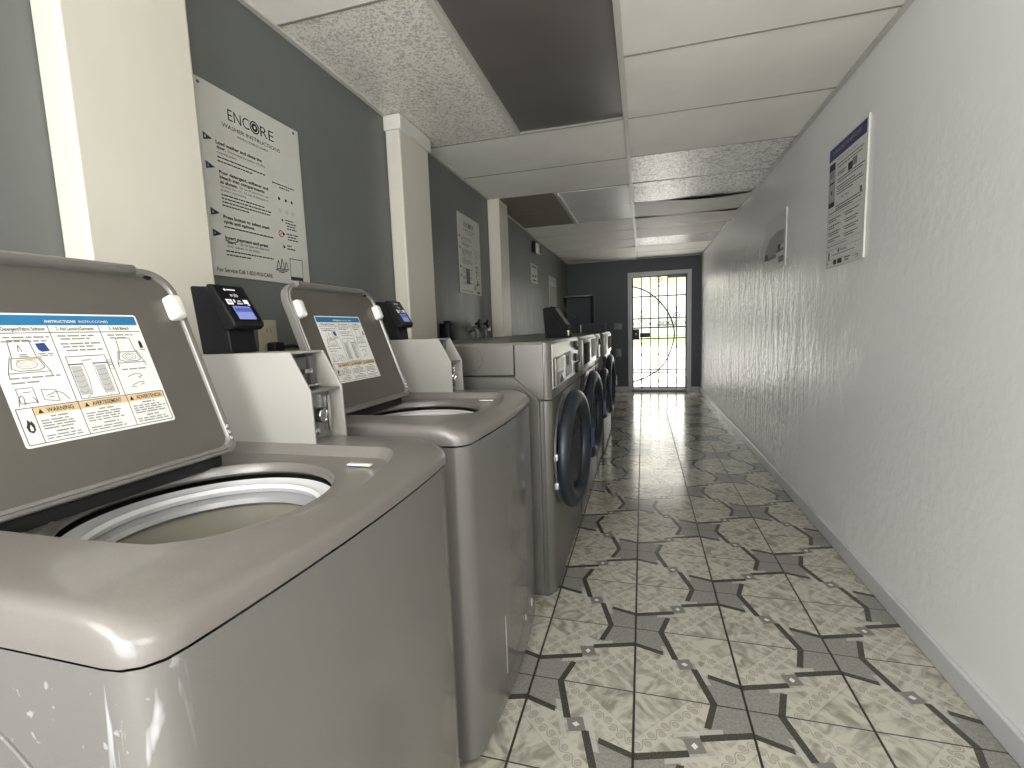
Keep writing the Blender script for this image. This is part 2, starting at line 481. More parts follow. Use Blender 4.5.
# last row: a fluorescent panel frame hanging a little low
for a, c in ((-.672, -.657), (TB - .03, TB - .018)): MB().box(a, c, Y(4) + .03, Y(6), ZC - .018, ZC + .004).build('fixture_rail', 'white', ceil)
b = MB(); b.box(-.67, TB - .012, Y(9) - .02, YF - .02, ZC - .014, ZC + .002); b.build('patch_panel', 'tile_flat', ceil)

# ------------------------------------------------------------------ far door
door = struct(MB().box(DX0 - .068, DX0, YF - .022, YF + .12, 0, DZ1 + .068).box(DX1, DX1 + .068, YF - .022, YF + .12, 0, DZ1 + .068)
              .box(DX0, DX1, YF - .022, YF + .12, DZ1, DZ1 + .068).build('door_1', 'door_white', bevel=.006))
MB().box(DX0, DX1, YF - .05, YF + .12, 0, .04).build('threshold', 'steel_dark', door, bevel=.006)
gx0, gx1, gz0, gz1, gyy = DX0 + .008, DX1 - .008, .05, DZ1 - .008, YF + .05
def GP(u, v): return (gx0 + (gx1 - gx0) * (u - 70) / 283., gyy, gz1 - (gz1 - gz0) * (v - 97) / 610.)
g = MB()
for u in (70, 353): x, _, _ = GP(u, 97); g.box(x - .014, x + .014, gyy - .014, gyy + .014, gz0, gz1)
for v in (97, 372, 432, 705): _, _, z = GP(70, v); g.box(gx0, gx1, gyy - .012, gyy + .012, z - .011, z + .011)
frame = g.build('gate_frame', 'iron', door)
for u in (118, 165, 210, 257, 303):
    x = GP(u, 0)[0]; MB().box(x - .009, x + .009, gyy - .009, gyy + .009, gz0, gz1).build('bar', 'iron', frame)
for v in (203, 322, 603):
    z = GP(70, v)[2]; MB().box(gx0, gx1, gyy - .01, gyy + .01, z - .009, z + .009).build('crossbar', 'iron', frame)
arc = []
ctrl = [(70, 145), (140, 172), (210, 228), (262, 300), (287, 370), (290, 430), (272, 500), (245, 560), (210, 602), (165, 632), (120, 654), (70, 670)]
def cr(P, n=6):
    out = []
    for i in range(len(P) - 1):
        p0, p1, p2, p3 = P[max(i - 1, 0)], P[i], P[i + 1], P[min(i + 2, len(P) - 1)]
        for k in range(n):
            t = k / n
            out.append(tuple(.5 * (2 * b + (c - a) * t + (2 * a - 5 * b + 4 * c - d) * t * t + (3 * b - a - 3 * c + d) * t ** 3) for a, b, c, d in zip(p0, p1, p2, p3)))
    return out + [tuple(P[-1])]
MB().tube([(GP(*q)[0], gyy - .012, GP(*q)[2]) for q in cr(ctrl)], .011, 8).build('arch_bar', 'iron', frame)
for u, v in ((210, 115), (210, 150), (210, 245), (118, 322), (118, 285), (303, 310), (303, 270), (118, 460), (210, 520), (210, 665), (303, 663), (118, 665), (303, 480), (118, 520)):
    x, _, z = GP(u, v)
    MB().lathe([(.0005, -.03), (.014, -.012), (.018, 0), (.014, .012), (.0005, .03)], lambda a, c, h, x=x, z=z: (x + a, gyy + c, z + h), 10).build('finial', 'iron', frame)
    if v in (115, 245, 322, 310, 665, 663):
        for sg in (-1, 1):
            MB().tube([(x + sg * (.008 + .04 * math.sin(t)), gyy - .004, z + .04 * math.cos(t) * (1 if t < 2 else .9)) for t in [PI * i / 12 for i in range(13)]], .006, 6).build('scroll', 'iron', frame)
for i in range(9):     # little rings above the middle rail
    x = gx0 + .05 + i * .095; z = GP(0, 350)[2]
    MB().tube([(x + .035 * math.cos(t), gyy, z + .035 * math.sin(t)) for t in [2 * PI * k / 16 for k in range(16)]], .0045, 6, True).build('ring', 'iron', frame)
x0, _, z1 = GP(70, 378); x1, _, z0 = GP(106, 436)
lk = MB().rbox(x0, x1, gyy - .035, gyy + .03, z0, z1, .006).build('lock_box', 'iron', door)
MB().lathe([(.001, -.075), (.022, -.07), (.026, -.055), (.012, -.04), (.012, -.03)], lambda a, c, h: ((x0 + x1) / 2 + a, gyy + h, (z0 + z1) / 2 + c), 20).build('knob', 'chrome', lk)
x0, _, z1 = GP(110, 400); x1, _, z0 = GP(163, 424)
MB().rbox(x0, x1, gyy - .045, gyy - .01, z0, z1, .008).build('pull_handle', 'iron', door)
x0, _, z1 = GP(258, 84); x1, _, z0 = GP(352, 112)
MB().rbox(x0, x1, gyy - .07, gyy - .015, z0, z1, .01).build('door_closer', 'steel_dark', door)

# ------------------------------------------------------------------ outside
struct(MB().box(-40, 40, YF + .12, 27, -.12, -.02).build('pavement', 'concrete'))
tag(MB().box(-40, 40, 27, 47, -.12, -.01).build('lawn', 'lawn'), 'strip of green lawn beyond the bright pavement outside', 'lawn', kind='stuff')
bld = thing('pale_building', (0, 50, 0), 'pale building across the lawn seen through the gate', 'building')
MB().box(-22, 24, 50, 58, 0, 9.2).build('wall', 'facade', bld)
MB().prism([(-23, 9.2), (25, 9.2), (21, 11.4), (-19, 11.4)], XZ, 49.4, 58.6).build('roof', 'facade', bld)
for x in (-7, -2.4, 2.2, 6.8):
    wd = MB().box(x - .9, x + .9, 49.93, 50, 1.2, 3.0).build('window', 'facade', bld)
    MB().box(x - .75, x + .75, 49.9, 49.94, 1.35, 2.85).build('pane', 'facade_pane', wd)
struct(MB().box(-6, 6, 11.2, 11.4, 2.02, 2.6).build('trim_4', 'fascia'))

# ------------------------------------------------------------------ top-load washers
WY = .595                 # centre line of the first washer
def outline(yc, w, x0, xf, bow, r, inset, n=72):
    h = w / 2 - inset; x0 = x0 + inset; xf = xf - inset; pts = []
    pts += [(x0, yc + h)]; pts += [(x0, yc - h)]
    k = 8
    for i in range(k + 1):
        t = math.radians(270 + 90 * i / k); pts.append((xf - r + r * math.cos(t), yc - h + r + r * math.sin(t)))
    for i in range(1, 12):
        y = yc - h + r + (2 * h - 2 * r) * i / 12; q = (y - yc) / (h - r); pts.append((xf + bow * (1 - q * q), y))
    for i in range(k + 1):
        t = math.radians(90 * i / k); pts.append((xf - r + r * math.cos(t), yc + h - r + r * math.sin(t)))
    return pts
NA = 144
def make_top_washer(label, dy=0, yc=WY + .005, wd=.668, lid_dy=0, st_dy=0, zs=1.0):
    xb, xf = -1.17, -.402
    root = thing('top_load_washer', (-.785, WY, 0), label, 'washing machine', 'open top load washers')
    C0 = (-.66, .566)
    def ol(ins, z): return [(x, y, z) for x, y in resample(outline(yc, wd, xb, xf, .014, .04, ins), NA, C0)]
    cab = MB(); cab.loft([ol(.02, .02), ol(.004, .03), ol(.003, .3), ol(.003, .8498)], True, False)
    cab.build('cabinet', 'grey_shell', root, smooth=35)
    MB().loft([ol(.03, 0.0), ol(.03, .02)]).build('base', 'steel_dark', root)
    boxes('access_slot', 'ring_grey', root, (xf + .011, xf + .0135, yc - .13, yc - .127, .12, .3), (xf + .007, xf + .0125, yc + .2, yc + .208, .13, .16), (xf + .010, xf + .0135, yc + .1, yc + .106, .14, .16), r=.0008, seg=1)
    # faint pressed arc on the side sheet
    MB().tube([(-.80 + .285 * math.cos(t), yc - wd / 2 + .0022, .62 + .19 * math.sin(t)) for t in [math.radians(-20 + 4 * i) for i in range(36)]], .0022, 6).build('pressed_arc', 'grey_shell', root)
    # top: curved shoulder, sunken lid seat, round opening
    rec = [(-.87, .372)]
    fr = [(-.62, .372), (-.53, .378), (-.482, .405), (-.452, .455), (-.438, .51), (-.431, .57), (-.430, .63), (-.437, .69), (-.449, .75), (-.462, .79), (-.478, .808), (-.50, .815)]
    rec = [(-.87, .815), (-.87, .372)] + fr
    R = resample(rec, NA, C0)
    def shrink(L, k): return [(C0[0] + (x - C0[0]) * k, C0[1] + (y - C0[1]) * k) for x, y in L]
    def crest(x, y):            # height of the top surface: falls toward the front edge
        t = max(0, min(1, (x + .485) / .083)); e = max(0, min(1, (abs(y - yc) - .24) / .09))
        return .908 - .026 * t ** 1.6 - .005 * e ** 2
    O = [(x, y) for x, y, _ in ol(0, 0)]
    loops = [ol(.006, .852), ol(0, .855)]
    for ins, dz in ((0, -.012), (.003, -.006), (.008, -.0015), (.016, 0)):
        L = ol(ins, 0); loops.append([(x, y, crest(x, y) + dz) for x, y, _ in L])
    I = [(x, y) for x, y, _ in ol(.016, 0)]
    for t in (.15, .3, .5, .7, .85, .97):
        loops.append([(a + (c - a) * t, b_ + (d - b_) * t, crest(a + (c - a) * t, b_ + (d - b_) * t)) for (a, b_), (c, d) in zip(I, R)])
    zc = lambda x, y: min(crest(x, y), .905)
    loops.append([(x, y, zc(x, y) - .002) for x, y in R])
    loops.append([(x, y, zc(x, y) - .007) for x, y in shrink(R, .985)])
    loops.append([(x, y, .8885) for x, y in shrink(R, .965)])
    r0 = .183
    ring = lambda r, z: [(C0[0] + r * math.cos(2 * PI * k / NA), C0[1] + r * math.sin(2 * PI * k / NA), z) for k in range(NA)]
    S = shrink(R, .965); mid = []
    for k in range(NA):
        a = ring(r0 + .012, .888)[k]; mid.append(((a[0] + S[k][0]) / 2, (a[1] + S[k][1]) / 2, .887))
    loops += [mid, ring(r0 + .008, .8865), ring(r0 + .003, .889), ring(r0, .886), ring(r0 - .002, .872), ring(r0 + .006, .866)]
    MB().loft(loops, False, False).build('top_panel', 'grey_top', root, smooth=50)
    tabm = MB().rbox(-.536, -.487, .748, .760, .889, .8925, .0015); tabm.build('top_tab', 'white', root)
    # tub
    C = lambda a, c, h: (C0[0] + a, C0[1] + c, h)
    tub = MB().lathe([(.186, .858), (.176, .852), (.163, .853), (.159, .846), (.163, .838), (.172, .836)], C, 96).build('tub_ring', 'white_ring', root)
    MB().lathe([(.172, .836), (.167, .831), (.158, .828), (.156, .819), (.163, .813), (.17, .812)], C, 96).build('lower_ring', 'ring_grey', tub)
    MB().lathe([(.17, .812), (.172, .80), (.17, .70), (.164, .694), (.170, .688), (.168, .56), (.15, .54), (.0005, .56)], C, 96).build('basket', 'drum', root)
    MB().lathe([(.0005, .70), (.03, .69), (.045, .63), (.09, .57), (.14, .555)], C, 48).build('agitator', 'drum', root)
    # lid: hinged at the back, leaning against nothing but its hinges
    dx, dz = -.3347, .9424
    def LP(y, t, n): return (-.775 + dx * t + dz * n, y + lid_dy, .91 + dz * t - dx * n)
    def lo(ins, n): return [LP(a, t, n) for a, t in rrect(.312 + ins, .737 - ins, .004 + ins, .378 - ins, (.052 - ins * .8, .052 - ins * .8, .02, .02), 7)]
    lid = MB().loft([lo(.015, 0), lo(.014, .006), lo(.0125, .0085), lo(.0075, .009), lo(.0065, .007), lo(.002, .007), lo(.0, .005), lo(0, -.014), lo(.006, -.02), lo(.02, -.024)])
    lid = lid.build('lid', 'lid_rim', root, smooth=40)
    MB().loft([lo(.0148, .0012), lo(.0148, .0018)]).build('inner_panel', 'lid_inner', lid)
    lip = [(.362, -.002), (.363, .010), (.366, .018), (.371, .0215), (.376, .019), (.379, .008), (.379, -.006)]
    lp = MB().loft([[LP(y, t, n) for t, n in lip] for y in (.36, .4, .62, .66)] + [[LP(.668, .371 + (t - .371) * .75, n * .55) for t, n in lip]])
    lp.build('grip_lip', 'lid_rim', lid, smooth=50)
    MB().lathe([(.0075, 0), (.009, .004), (.009, .014), (.004, .016), (.0005, .013)], lambda a, c, h: LP(.690 + a * .8, .3655 + c * .8, h * .45), 20).build('hole_shade', 'black', lid)  # black knob whose colour stands in for the shade of a recessed hole
    for yy in (.715, .335):
        mg = MB().loft([[LP(yy + a, .300 + t, n) for a, t in rrect(-.0125 * k, .0125 * k, -.0235 * k, .0235 * k, .007 * k, 4)] for n, k in ((.001, 1), (.017, 1), (.021, .9), (.0225, .7))])
        mg.build('latch_block', 'white', lid, smooth=50)
    for t in (.03, .042, .054): MB().rbox(.724, .7295, t - .004, t + .004, .0085, .0115, .0012, mp=lambda a, t, n: LP(a, t, n)).build('rim_clip', 'chrome', lid)
    MB().rbox(-.815, -.795, .33 + lid_dy, .72 + lid_dy, .886, .907, .004).build('gap_shade', 'void', lid)  # dark strip put in for the shade of the gap under the lid
    # instruction sticker on the lid
    F = lambda u, v, n: LP(u, v, .0024 + n)
    s = MB(); U0, U1, V0, V1 = .427 + st_dy, .640 + st_dy, .088, .286
    s.poly(F, rrect(U0, U1, V0, V1, .004, 4), 0, 0)
    def q(a, b): return U0 + (U1 - U0) * a, V0 + (V1 - V0) * b
    def R_(a0, a1, b0, b1, mi, n=.0004): s.rect(F, q(a0, 0)[0], q(a1, 0)[0], q(0, b0)[1], q(0, b1)[1], n, mi)
    def L_(pts, w=.0009, mi=1, closed=False): s.line(F, [q(*p) for p in pts], w, .0006, mi, closed)
    def T_(t, a0, a1, b, mi=1, bold=0, h=None): s.text(F, t, q(a0, 0)[0], q(a1, 0)[0], q(0, b)[1], h, .0007, mi, bold)
    R_(.015, .985, .905, .985, 2)
    T_('INSTRUCTIONS', .36, .55, .925, 3, .02); T_('INSTRUCCIONES', .57, .77, .925, 3)
    for a in (.365, .69): L_([(a, .905), (a, .285)])
    L_([(.015, .845), (.985, .845)], .001)
    T_('1. Add Detergent/Fabric Softener', .04, .345, .862, 1, .01, .0055); T_('2. Add Laundry/Garments', .41, .65, .862, 1, .01, .0055); T_('3. Add Bleach', .76, .91, .862, 1, .01, .0055)
    def bars(a0, a1, b, h=.0022): s.bar_lines(F, [(q(a0, 0)[0], q(a1, 0)[0], q(0, b)[1])], 4, h)
    for r in ((.04, .35, .805), (.04, .34, .775), (.40, .65, .81), (.41, .60, .785), (.40, .66, .745), (.41, .62, .72), (.42, .66, .69), (.73, .92, .81), (.74, .86, .785), (.05, .33, .50), (.05, .2, .465), (.74, .93, .50)): bars(*r)
    def mach(a, b, k=1, ring=1):
        f = lambda pts: [(a + x * k, b + y * k) for x, y in pts]
        L_(f([(-.07, .06), (-.06, .20), (.06, .20), (.07, .06)])); L_(f([(-.08, .07), (-.12, -.06), (.12, -.06), (.08, .07)]))
        L_(f([(-.12, -.06), (-.12, -.10)])); L_(f([(.12, -.06), (.12, -.10)]))
        L_(f([(-.075, .055), (.075, .055), (.095, -.025), (.06, -.045), (-.06, -.045), (-.095, -.025)]), closed=True)
        L_(f([(.06 * math.cos(t), .005 + .035 * math.sin(t)) for t in [2 * PI * i / 18 for i in range(18)]]), closed=True, mi=4)
        L_(f([(.035 * math.cos(t), .005 + .018 * math.sin(t)) for t in [2 * PI * i / 18 for i in range(18)]]), closed=True, mi=5 if ring else 4)
    mach(.17, .60, .95); mach(.83, .615, .85, 0)
    L_([(.15, .70), (.155, .73), (.16, .75), (.165, .73), (.17, .70)], .0008); bars(.15, .19, .675, .0016); bars(.145, .195, .66, .0016)
    L_([(.12, .635), (.25, .645), (.27, .67)], .002, 5)
    s.poly(F, [q(*p) for p in ((.255, .76), (.31, .765), (.325, .70), (.28, .695), (.262, .71))], .0006, 6); bars(.25, .34, .675, .0017); bars(.27, .33, .66, .0017)
    s.poly(F, [q(*p) for p in ((.94, .745), (.955, .765), (.965, .735), (.965, .69), (.94, .69))], .0006, 1); bars(.93, .975, .67, .0015)
    L_([(.40, .645), (.655, .645), (.655, .58), (.40, .58)], closed=True); L_([(.40, .58), (.655, .58)], .0016)
    R_(.408, .475, .33, .565, 5 + 2); R_(.565, .635, .33, .565, 5 + 2)
    L_([(.40, .58), (.40, .30), (.655, .30), (.655, .58)])
    s.poly(F, [q(*p) for p in ((.49, .60), (.555, .60), (.55, .45), (.565, .33), (.60, .305), (.44, .305), (.48, .33), (.495, .45))], .0008, 0)
    L_([(.49, .60), (.495, .45), (.48, .33), (.44, .305)], .001); L_([(.555, .60), (.55, .45), (.565, .33), (.60, .305)], .001); L_([(.49, .61), (.555, .61)], .001)
    for k in range(5):
        for a0 in (.408, .565): L_([(a0, .36 + k * .04), (a0 + .035, .345 + k * .045), (a0 + .066, .37 + k * .04)], .0009, 4)
    L_([(.66, .60), (.685, .60), (.685, .52), (.66, .52)], .0006, 4, True); bars(.662, .684, .575, .0014); bars(.662, .684, .555, .0014)
    # hands and packets
    L_([(.06, .43), (.06, .32), (.15, .32), (.15, .43)], .0008, 1, True); L_([(.09, .40), (.135, .40)]); L_([(.045, .30), (.06, .36), (.075, .38), (.085, .36), (.08, .31)]); L_([(.15, .31), (.14, .35), (.13, .36)])
    L_([(.19, .41), (.19, .33), (.27, .31), (.27, .40)], .0008, 1, True); L_([(.21, .36), (.24, .37), (.265, .385), (.30, .37), (.33, .31)]); L_([(.215, .345), (.25, .35)])
    L_([(.76, .44), (.82, .46), (.86, .455), (.87, .44), (.84, .43), (.86, .42)]); L_([(.77, .36), (.83, .385), (.86, .385), (.865, .37), (.83, .36)]); L_([(.76, .35), (.80, .345)])
    # warnings
    for a0, a1, t in ((.105, .365, 'WARNING'), (.37, .69, 'AVERTISSEMENT'), (.695, .985, 'ADVERTENCIA')):
        R_(a0, a1, .225, .28, 8)
        w = .155 if t == 'WARNING' else .2
        m_ = (a0 + a1) / 2; T_(t, m_ - w / 2 + .02, m_ + w / 2 + .02, .238, 1, .015, .0063)
        s.poly(F, [q(*p) for p in ((m_ - w / 2 - .03, .235), (m_ - w / 2, .235), (m_ - w / 2 - .015, .27))], .0008, 1)
        bars((a0 + a1) / 2 - .05, (a0 + a1) / 2 + .05, .20); bars((a0 + a1) / 2 - .05, (a0 + a1) / 2 + .05, .085)
        for k in range(4): bars(a0 + .02, a1 - random.uniform(.02, .09), .175 - .02 * k, .0019)
        for k in range(2): bars(a0 + .02, a1 - random.uniform(.02, .09), .06 - .02 * k, .0019)
    L_([(.02, .285), (.98, .285), (.98, .02), (.02, .02)], .001, 1, True)
    for a in (.105, .368, .693): L_([(a, .285), (a, .02)])
    s.poly(F, [q(*p) for p in ((.045, .115), (.04, .15), (.05, .175), (.055, .205), (.07, .18), (.075, .195), (.085, .16), (.082, .12), (.065, .10))], .0007, 1)
    s.poly(F, [q(*p) for p in ((.056, .12), (.055, .14), (.064, .165), (.072, .14), (.07, .118))], .001, 0)
    s.build('instruction_sticker', ['sticker', 'ink', 'blue', 'sticker', 'ink_grey', 'tan', 'deepblue', 'ink_pale', 'tan'], lid, smooth=0)
    # meter case at the far back corner: two cheeks, sloping open front with lock and coin slide
    yn, yf_ = .826, .936
    prof = [(-1.12, .9), (-1.12, 1.1), (-.708, 1.1), (-.665, 1.018), (-.662, .9)]
    mc = MB().prism(prof, XZ, yn, yn + .005).build('meter_case', 'box_side', root, bevel=.0012)
    MB().prism(prof, XZ, yf_ - .005, yf_).build('side_cheek', 'box_side', mc, bevel=.0012)
    MB().box(-1.12, -.71, yn + .003, yf_ - .003, 1.096, 1.101).build('case_top', 'box_side', mc, bevel=.0012)
    MB().box(-1.12, -1.115, yn + .003, yf_ - .003, .9, 1.098).build('case_back', 'box_side', mc)
    MB().box(-1.12, -.664, yn + .003, yf_ - .003, .899, .904).build('case_floor', 'box_side', mc, bevel=.0012)
    boxes('inner_plate', 'box_in', mc, (-.77, -.76, yn + .005, yf_ - .005, 1.0, 1.096), (-.76, -.668, yn + .005, yf_ - .005, 1.012, 1.017), (-.71, -.70, yn + .005, yf_ - .005, .904, 1.012), r=.001, seg=1)
    boxes('coin_slide', 'steel_dark', mc, (-.76, -.725, yn + .03, yn + .07, 1.03, 1.088), (-.76, -.72, yn + .075, yn + .095, 1.02, 1.09), r=.003)
    boxes('slide_tongue', 'chrome', mc, (-.725, -.705, yn + .04, yn + .064, 1.052, 1.062), (-.725, -.70, yn + .04, yn + .08, 1.022, 1.028), r=.002)
    lk = MB().lathe([(.017, -.725), (.017, -.705), (.0145, -.701), (.0125, -.701), (.0115, -.704), (.0005, -.704)], lambda a, c, h: (h + .028, yn + .05 + a, .96 + c), 28); lk.build('lock', 'chrome', mc)
    lk = MB().lathe([(.008, -.725), (.008, -.712), (.0005, -.71)], lambda a, c, h: (h + .025, yn + .042 + a, .925 + c), 18); lk.build('latch_stud', 'chrome', mc)
    boxes('latch_bar', 'chrome', mc, (-.70, -.687, yn + .082, yn + .092, .92, 1.0), r=.002)
    return root
DY = .75
w1 = make_top_washer('nearest grey top load washer, lid propped open, cut off by the photo edge')
w2 = make_top_washer('second grey top load washer, lid open, next to the front loaders', yc=WY + .02, wd=.69, lid_dy=-.025, st_dy=-.035)
w2.location.y += DY; w2.scale = (1, 1, 1.007)

# ------------------------------------------------------------------ card readers
def make_reader(y0, x0, z0, label, wd=.085):
    root = thing('card_reader', (x0, y0, z0), label, 'card reader', 'card readers')
    O = lambda p, q, h: (x0 + p, y0 + h, z0 + q)
    shell = [(.016, 0), (.0, .149), (.004, .152), (.05, .148), (.056, .142), (.093, .05), (.098, 0)]
    MB().prism(shell, O, 0, wd - .012).build('housing', 'black', root, bevel=.003)
    head = [(.045, .150), (.05, .1525), (.062, .150), (.112, .066), (.112, .058), (.098, .052), (.09, .046), (.093, .05), (.056, .138)]
    head = [(.046, .146), (.052, .1535), (.064, .1525), (.116, .068), (.1165, .060), (.108, .052), (.086, .05)]
    hd = MB().prism(head, O, -.004, wd - .004).build('reader_head', 'black', root, bevel=.003)
    # sloping face frame: u across (y), v down the slope
    a = Vector((.064, .1525)); b = Vector((.116, .068)); d = (b - a); L = d.length; d.normalize(); nn = Vector((-d.y, d.x)) * 1
    if nn.x < 0: nn = -nn
    def F(u, v, n): p = a + d * (L - v) + nn * n; return (x0 + p.x, y0 + u, z0 + p.y)
    MB().poly(F, rrect(.002, wd - .010, .003, L - .003, .004, 3), .0006).build('face_plate', 'gloss_black', root, smooth=0)
    s = MB(); s.rect(F, .016, .064, .007, .042, .0012, 0); s.rect(F, .018, .064, .027, .038, .0016, 1); s.build('screen', ['screen', 'screen_band'], root, smooth=0)
    s = MB(); s.rect(F, .008, .024, .046, .060, .0012, 0); s.rect(F, .054, .068, .049, .060, .0012, 0); s.rect(F, .028, .032, .052, .060, .0012, 0); s.rect(F, .034, .050, .047, .052, .0012, 1); s.rect(F, .038, .048, .054, .058, .0012, 1); s.rect(F, .062, .069, .045, .048, .0012, 0)
    s.rect(F, .011, .021, .049, .057, .0015, 2)
    for k in range(3): s.line(F, [(.036 + k * .004 + .003 * math.cos(t), .071 + .005 * math.sin(t)) for t in (-1, -.5, 0, .5, 1)], .0012, .0012, 0)
    s.rect(F, .028, .034, .068, .074, .0012, 1)
    s.disc(F, .022, .086, .003, .0012, 0); s.rect(F, .027, .05, .0845, .0875, .0012, 0)
    s.build('face_decal', ['label_white', 'ink_pale', 'ink_pale'], root, smooth=0)
    return root
r1 = make_reader(.84, -.968, 1.101, 'black card reader with lit blue screen, on the nearest washer beside the outlet')
r2 = dup(r1, (-.968, .84 + DY, 1.101), 'black card reader with small screen, on the second washer below the capped pilaster')

# ------------------------------------------------------------------ front loaders
def make_front(y0, y1, xf, label, style, zt=1.082, door=None, disp=None):
    root = thing('front_load_washer', ((xf - .85 + xf) / 2, (y0 + y1) / 2, 0), label, 'washing machine', 'front load washers')
    xb = xf - .79
    def ol(ins, z, r=.03): return [(x, y, z) for x, y in rrect(xb + ins, xf - ins, y0 + ins, y1 - ins, (r, .004, .004, r), 6)]
    MB().loft([ol(.002, .025), ol(0, .03), ol(0, .842)], True, True).build('cabinet', 'steel', root, smooth=35)
    MB().loft([ol(.02, 0), ol(.02, .025)]).build('base', 'steel_dark', root)
    # upper housing with its own seam lines
    MB().loft([ol(.002, .845), ol(0, .848), ol(0, zt - .008), ol(.004, zt - .002), ol(.012, zt)], True, True).build('upper_housing', 'steel', root, smooth=35)
    F = lambda u, v, n: (xf + n, u, v)
    c = MB()
    for a0, a1, b0, b1 in ((y0 + .03, y1 - .03, .885, zt - .012),): c.box(xf - .002, xf + .004, a0, a1, b0, b1)
    cp = c.build('control_panel', 'steel_front', root, bevel=.002)
    W = y1 - y0
    if style == 1:
        dr = MB().rbox(xf + .004, xf + .012, y0 + .06, y0 + .30, .892, 1.01, .004).build('detergent_drawer', 'steel_front', root)
        d = MB(); d.rect(F, y0 + .08, y0 + .27, .95, 1.003, .0126, 0); d.poly(F, [(y0 + .13, .90), (y0 + .24, .90), (y0 + .19, .935)], .0126, 1); d.rect(F, y0 + .10, y0 + .26, .936, .946, .0126, 2)
        d.build('drawer_label', ['paper', 'ink', 'ink_grey'], dr, smooth=0)
        d = MB(); d.rbox(xf + .003, xf + .009, y0 + .32, y0 + .51, .905, 1.015, .002); d.build('display', 'ink_grey', cp)
        d = MB(); d.rect(F, y0 + .34, y0 + .42, .96, 1.0, .0096, 0); d.rect(F, y0 + .44, y0 + .49, .97, 1.005, .0096, 1); d.rect(F, y0 + .34, y0 + .49, .915, .95, .0096, 1); d.build('display_print', ['ink', 'ink_pale'], cp, smooth=0)
        X_ = xf + .003
        boxes('payment_slot', 'black', cp, (X_, xf + .018, y0 + .63, y0 + .69, 1.03, 1.06), (X_, xf + .018, y0 + .70, y0 + .75, 1.012, 1.03), (X_, xf + .014, y0 + .65, y0 + .69, .955, .995), (X_, xf + .014, y0 + .70, y0 + .74, .955, .985), (X_, xf + .016, y0 + .68, y0 + .78, .89, .945), r=.003)
    else:
        a, b_, c_, z0_ = disp      # display from a to b, buttons to c
        pn = MB().rbox(xf + .003, xf + .02, y0 + .03, c_ + .04, .885, 1.06, .005).build('control_bezel', 'steel_front', root)
        MB().rbox(xf + .019, xf + .024, a, b_, z0_, 1.037, .002).build('display', 'matte', pn)
        if c_ > b_ + .1:
            MB().rect(F, b_ + .12, c_, .925, 1.05, .021).build('button_label', 'ink_grey', pn, smooth=0)
        boxes('payment_slot', 'black', cp, (xf + .003, xf + .014, y1 - .16, y1 - .11, 1.0, 1.045), (xf + .003, xf + .014, y1 - .10, y1 - .06, .985, 1.02), (xf + .003, xf + .012, y1 - .17, y1 - .08, .9, .96), r=.003)
    if style == 1:      # chamfered lower side sheet, seam and round knock-out on the exposed side
        ys = y0 - .02
        MB().prism([(xb + .02, .03), (xb + .02, .942), (-.50, .942), (-.398, .846), (-.398, .03)], XZ, ys, y0 + .002).build('lower_side_sheet', 'steel', root, bevel=.005)
        for a, b_, c_ in ((xb + .02, -.5025, .948), (-.4975, xf - .03, .853)): MB().box(a, b_, y0 - .005, y0 + .002, c_, zt - .012).build('upper_side_sheet', 'steel', root, bevel=.0015)
        MB().box(-.503, -.497, y0 - .0012, y0 + .002, .945, zt - .012).build('side_seam', 'void', root)
        MB().box(xb + .02, -.5, y0 - .0012, y0 + .002, .942, .948).build('side_seam', 'void', root)
        kx, kz = -.70, 1.015
        MB().tube([(kx + .066 * math.cos(t), y0 - .0052, kz + .052 * math.sin(t)) for t in [2 * PI * i / 40 for i in range(40)]], .0014, 6, True).build('knock_out', 'steel_dark', root)
        MB().tube([(-.385, y0 - .002, z) for z in (.05, .4, .85)], .0016, 6).build('side_seam', 'steel_dark', root)
    # round door, left a little ajar on its left hinge
    yc, r, zc, th = door; ct, st = math.cos(th), math.sin(th); yh = yc - r
    D = lambda u, v, n: (xf + .012 + (u + r) * st + n * ct, yh + (u + r) * ct - n * st, zc + v)
    ri = r * .69
    dr = MB().lathe([(r * .9, .0), (r * .985, .008), (r, .022), (r * .975, .04), (r * .92, .051), (r * .84, .054), (r * .76, .047), (ri, .022), (ri, .003), (r * .9, 0)], lambda a, c, h: D(a, c, h), 64).build('door', 'door_ring', root, smooth=50)
    MB().lathe([(ri + .002, .02), (ri * .8, .012), (ri * .5, -.012), (.0005, -.03)], lambda a, c, h: D(a, c, h), 48).build('door_glass', 'door_glass', dr, smooth=60)
    hd = MB().loft([[D(r * math.cos(t) * k, r * math.sin(t) * k, n) for t in [-.22 + .44 * i / 8 for i in range(9)]] for k, n in ((.80, .054), (.80, .066), (.93, .066), (.93, .05))], False, False)
    hd.build('door_handle', 'handle_blue', dr, smooth=30)
    boxes('hinge', 'ring_grey', root, *[(xf + .002, xf + .02, yh + .005, yh + .035, zc + v - .014, zc + v + .014) for v in (.02, -.1)], r=.004)
    MB().lathe([(.0005, .03), (.008, .026), (.009, .016), (.006, .012)], lambda a, c, h: D(a - r * .15, c - r * .97, h), 14).build('door_stud', 'chrome', dr)
    MB().lathe([(r * .93, .0), (r * .93, .008), (r * .82, .008), (r * .72, -.01)], lambda a, c, h: (xf + .002 + h, yc + a, zc + c), 56).build('door_gasket', 'steel_dark', root)
    return root
make_front(1.84, 2.68, -.352, 'first front load washer with exposed side panel and wide ajar door', 1, door=(2.10, .265, .59, .08))
make_front(2.72, 3.67, -.352, 'second front load washer, large black display, beyond the first slate door', 2, zt=1.078, door=(2.99, .275, .585, .05), disp=(2.79, 3.07, 3.5, .912))
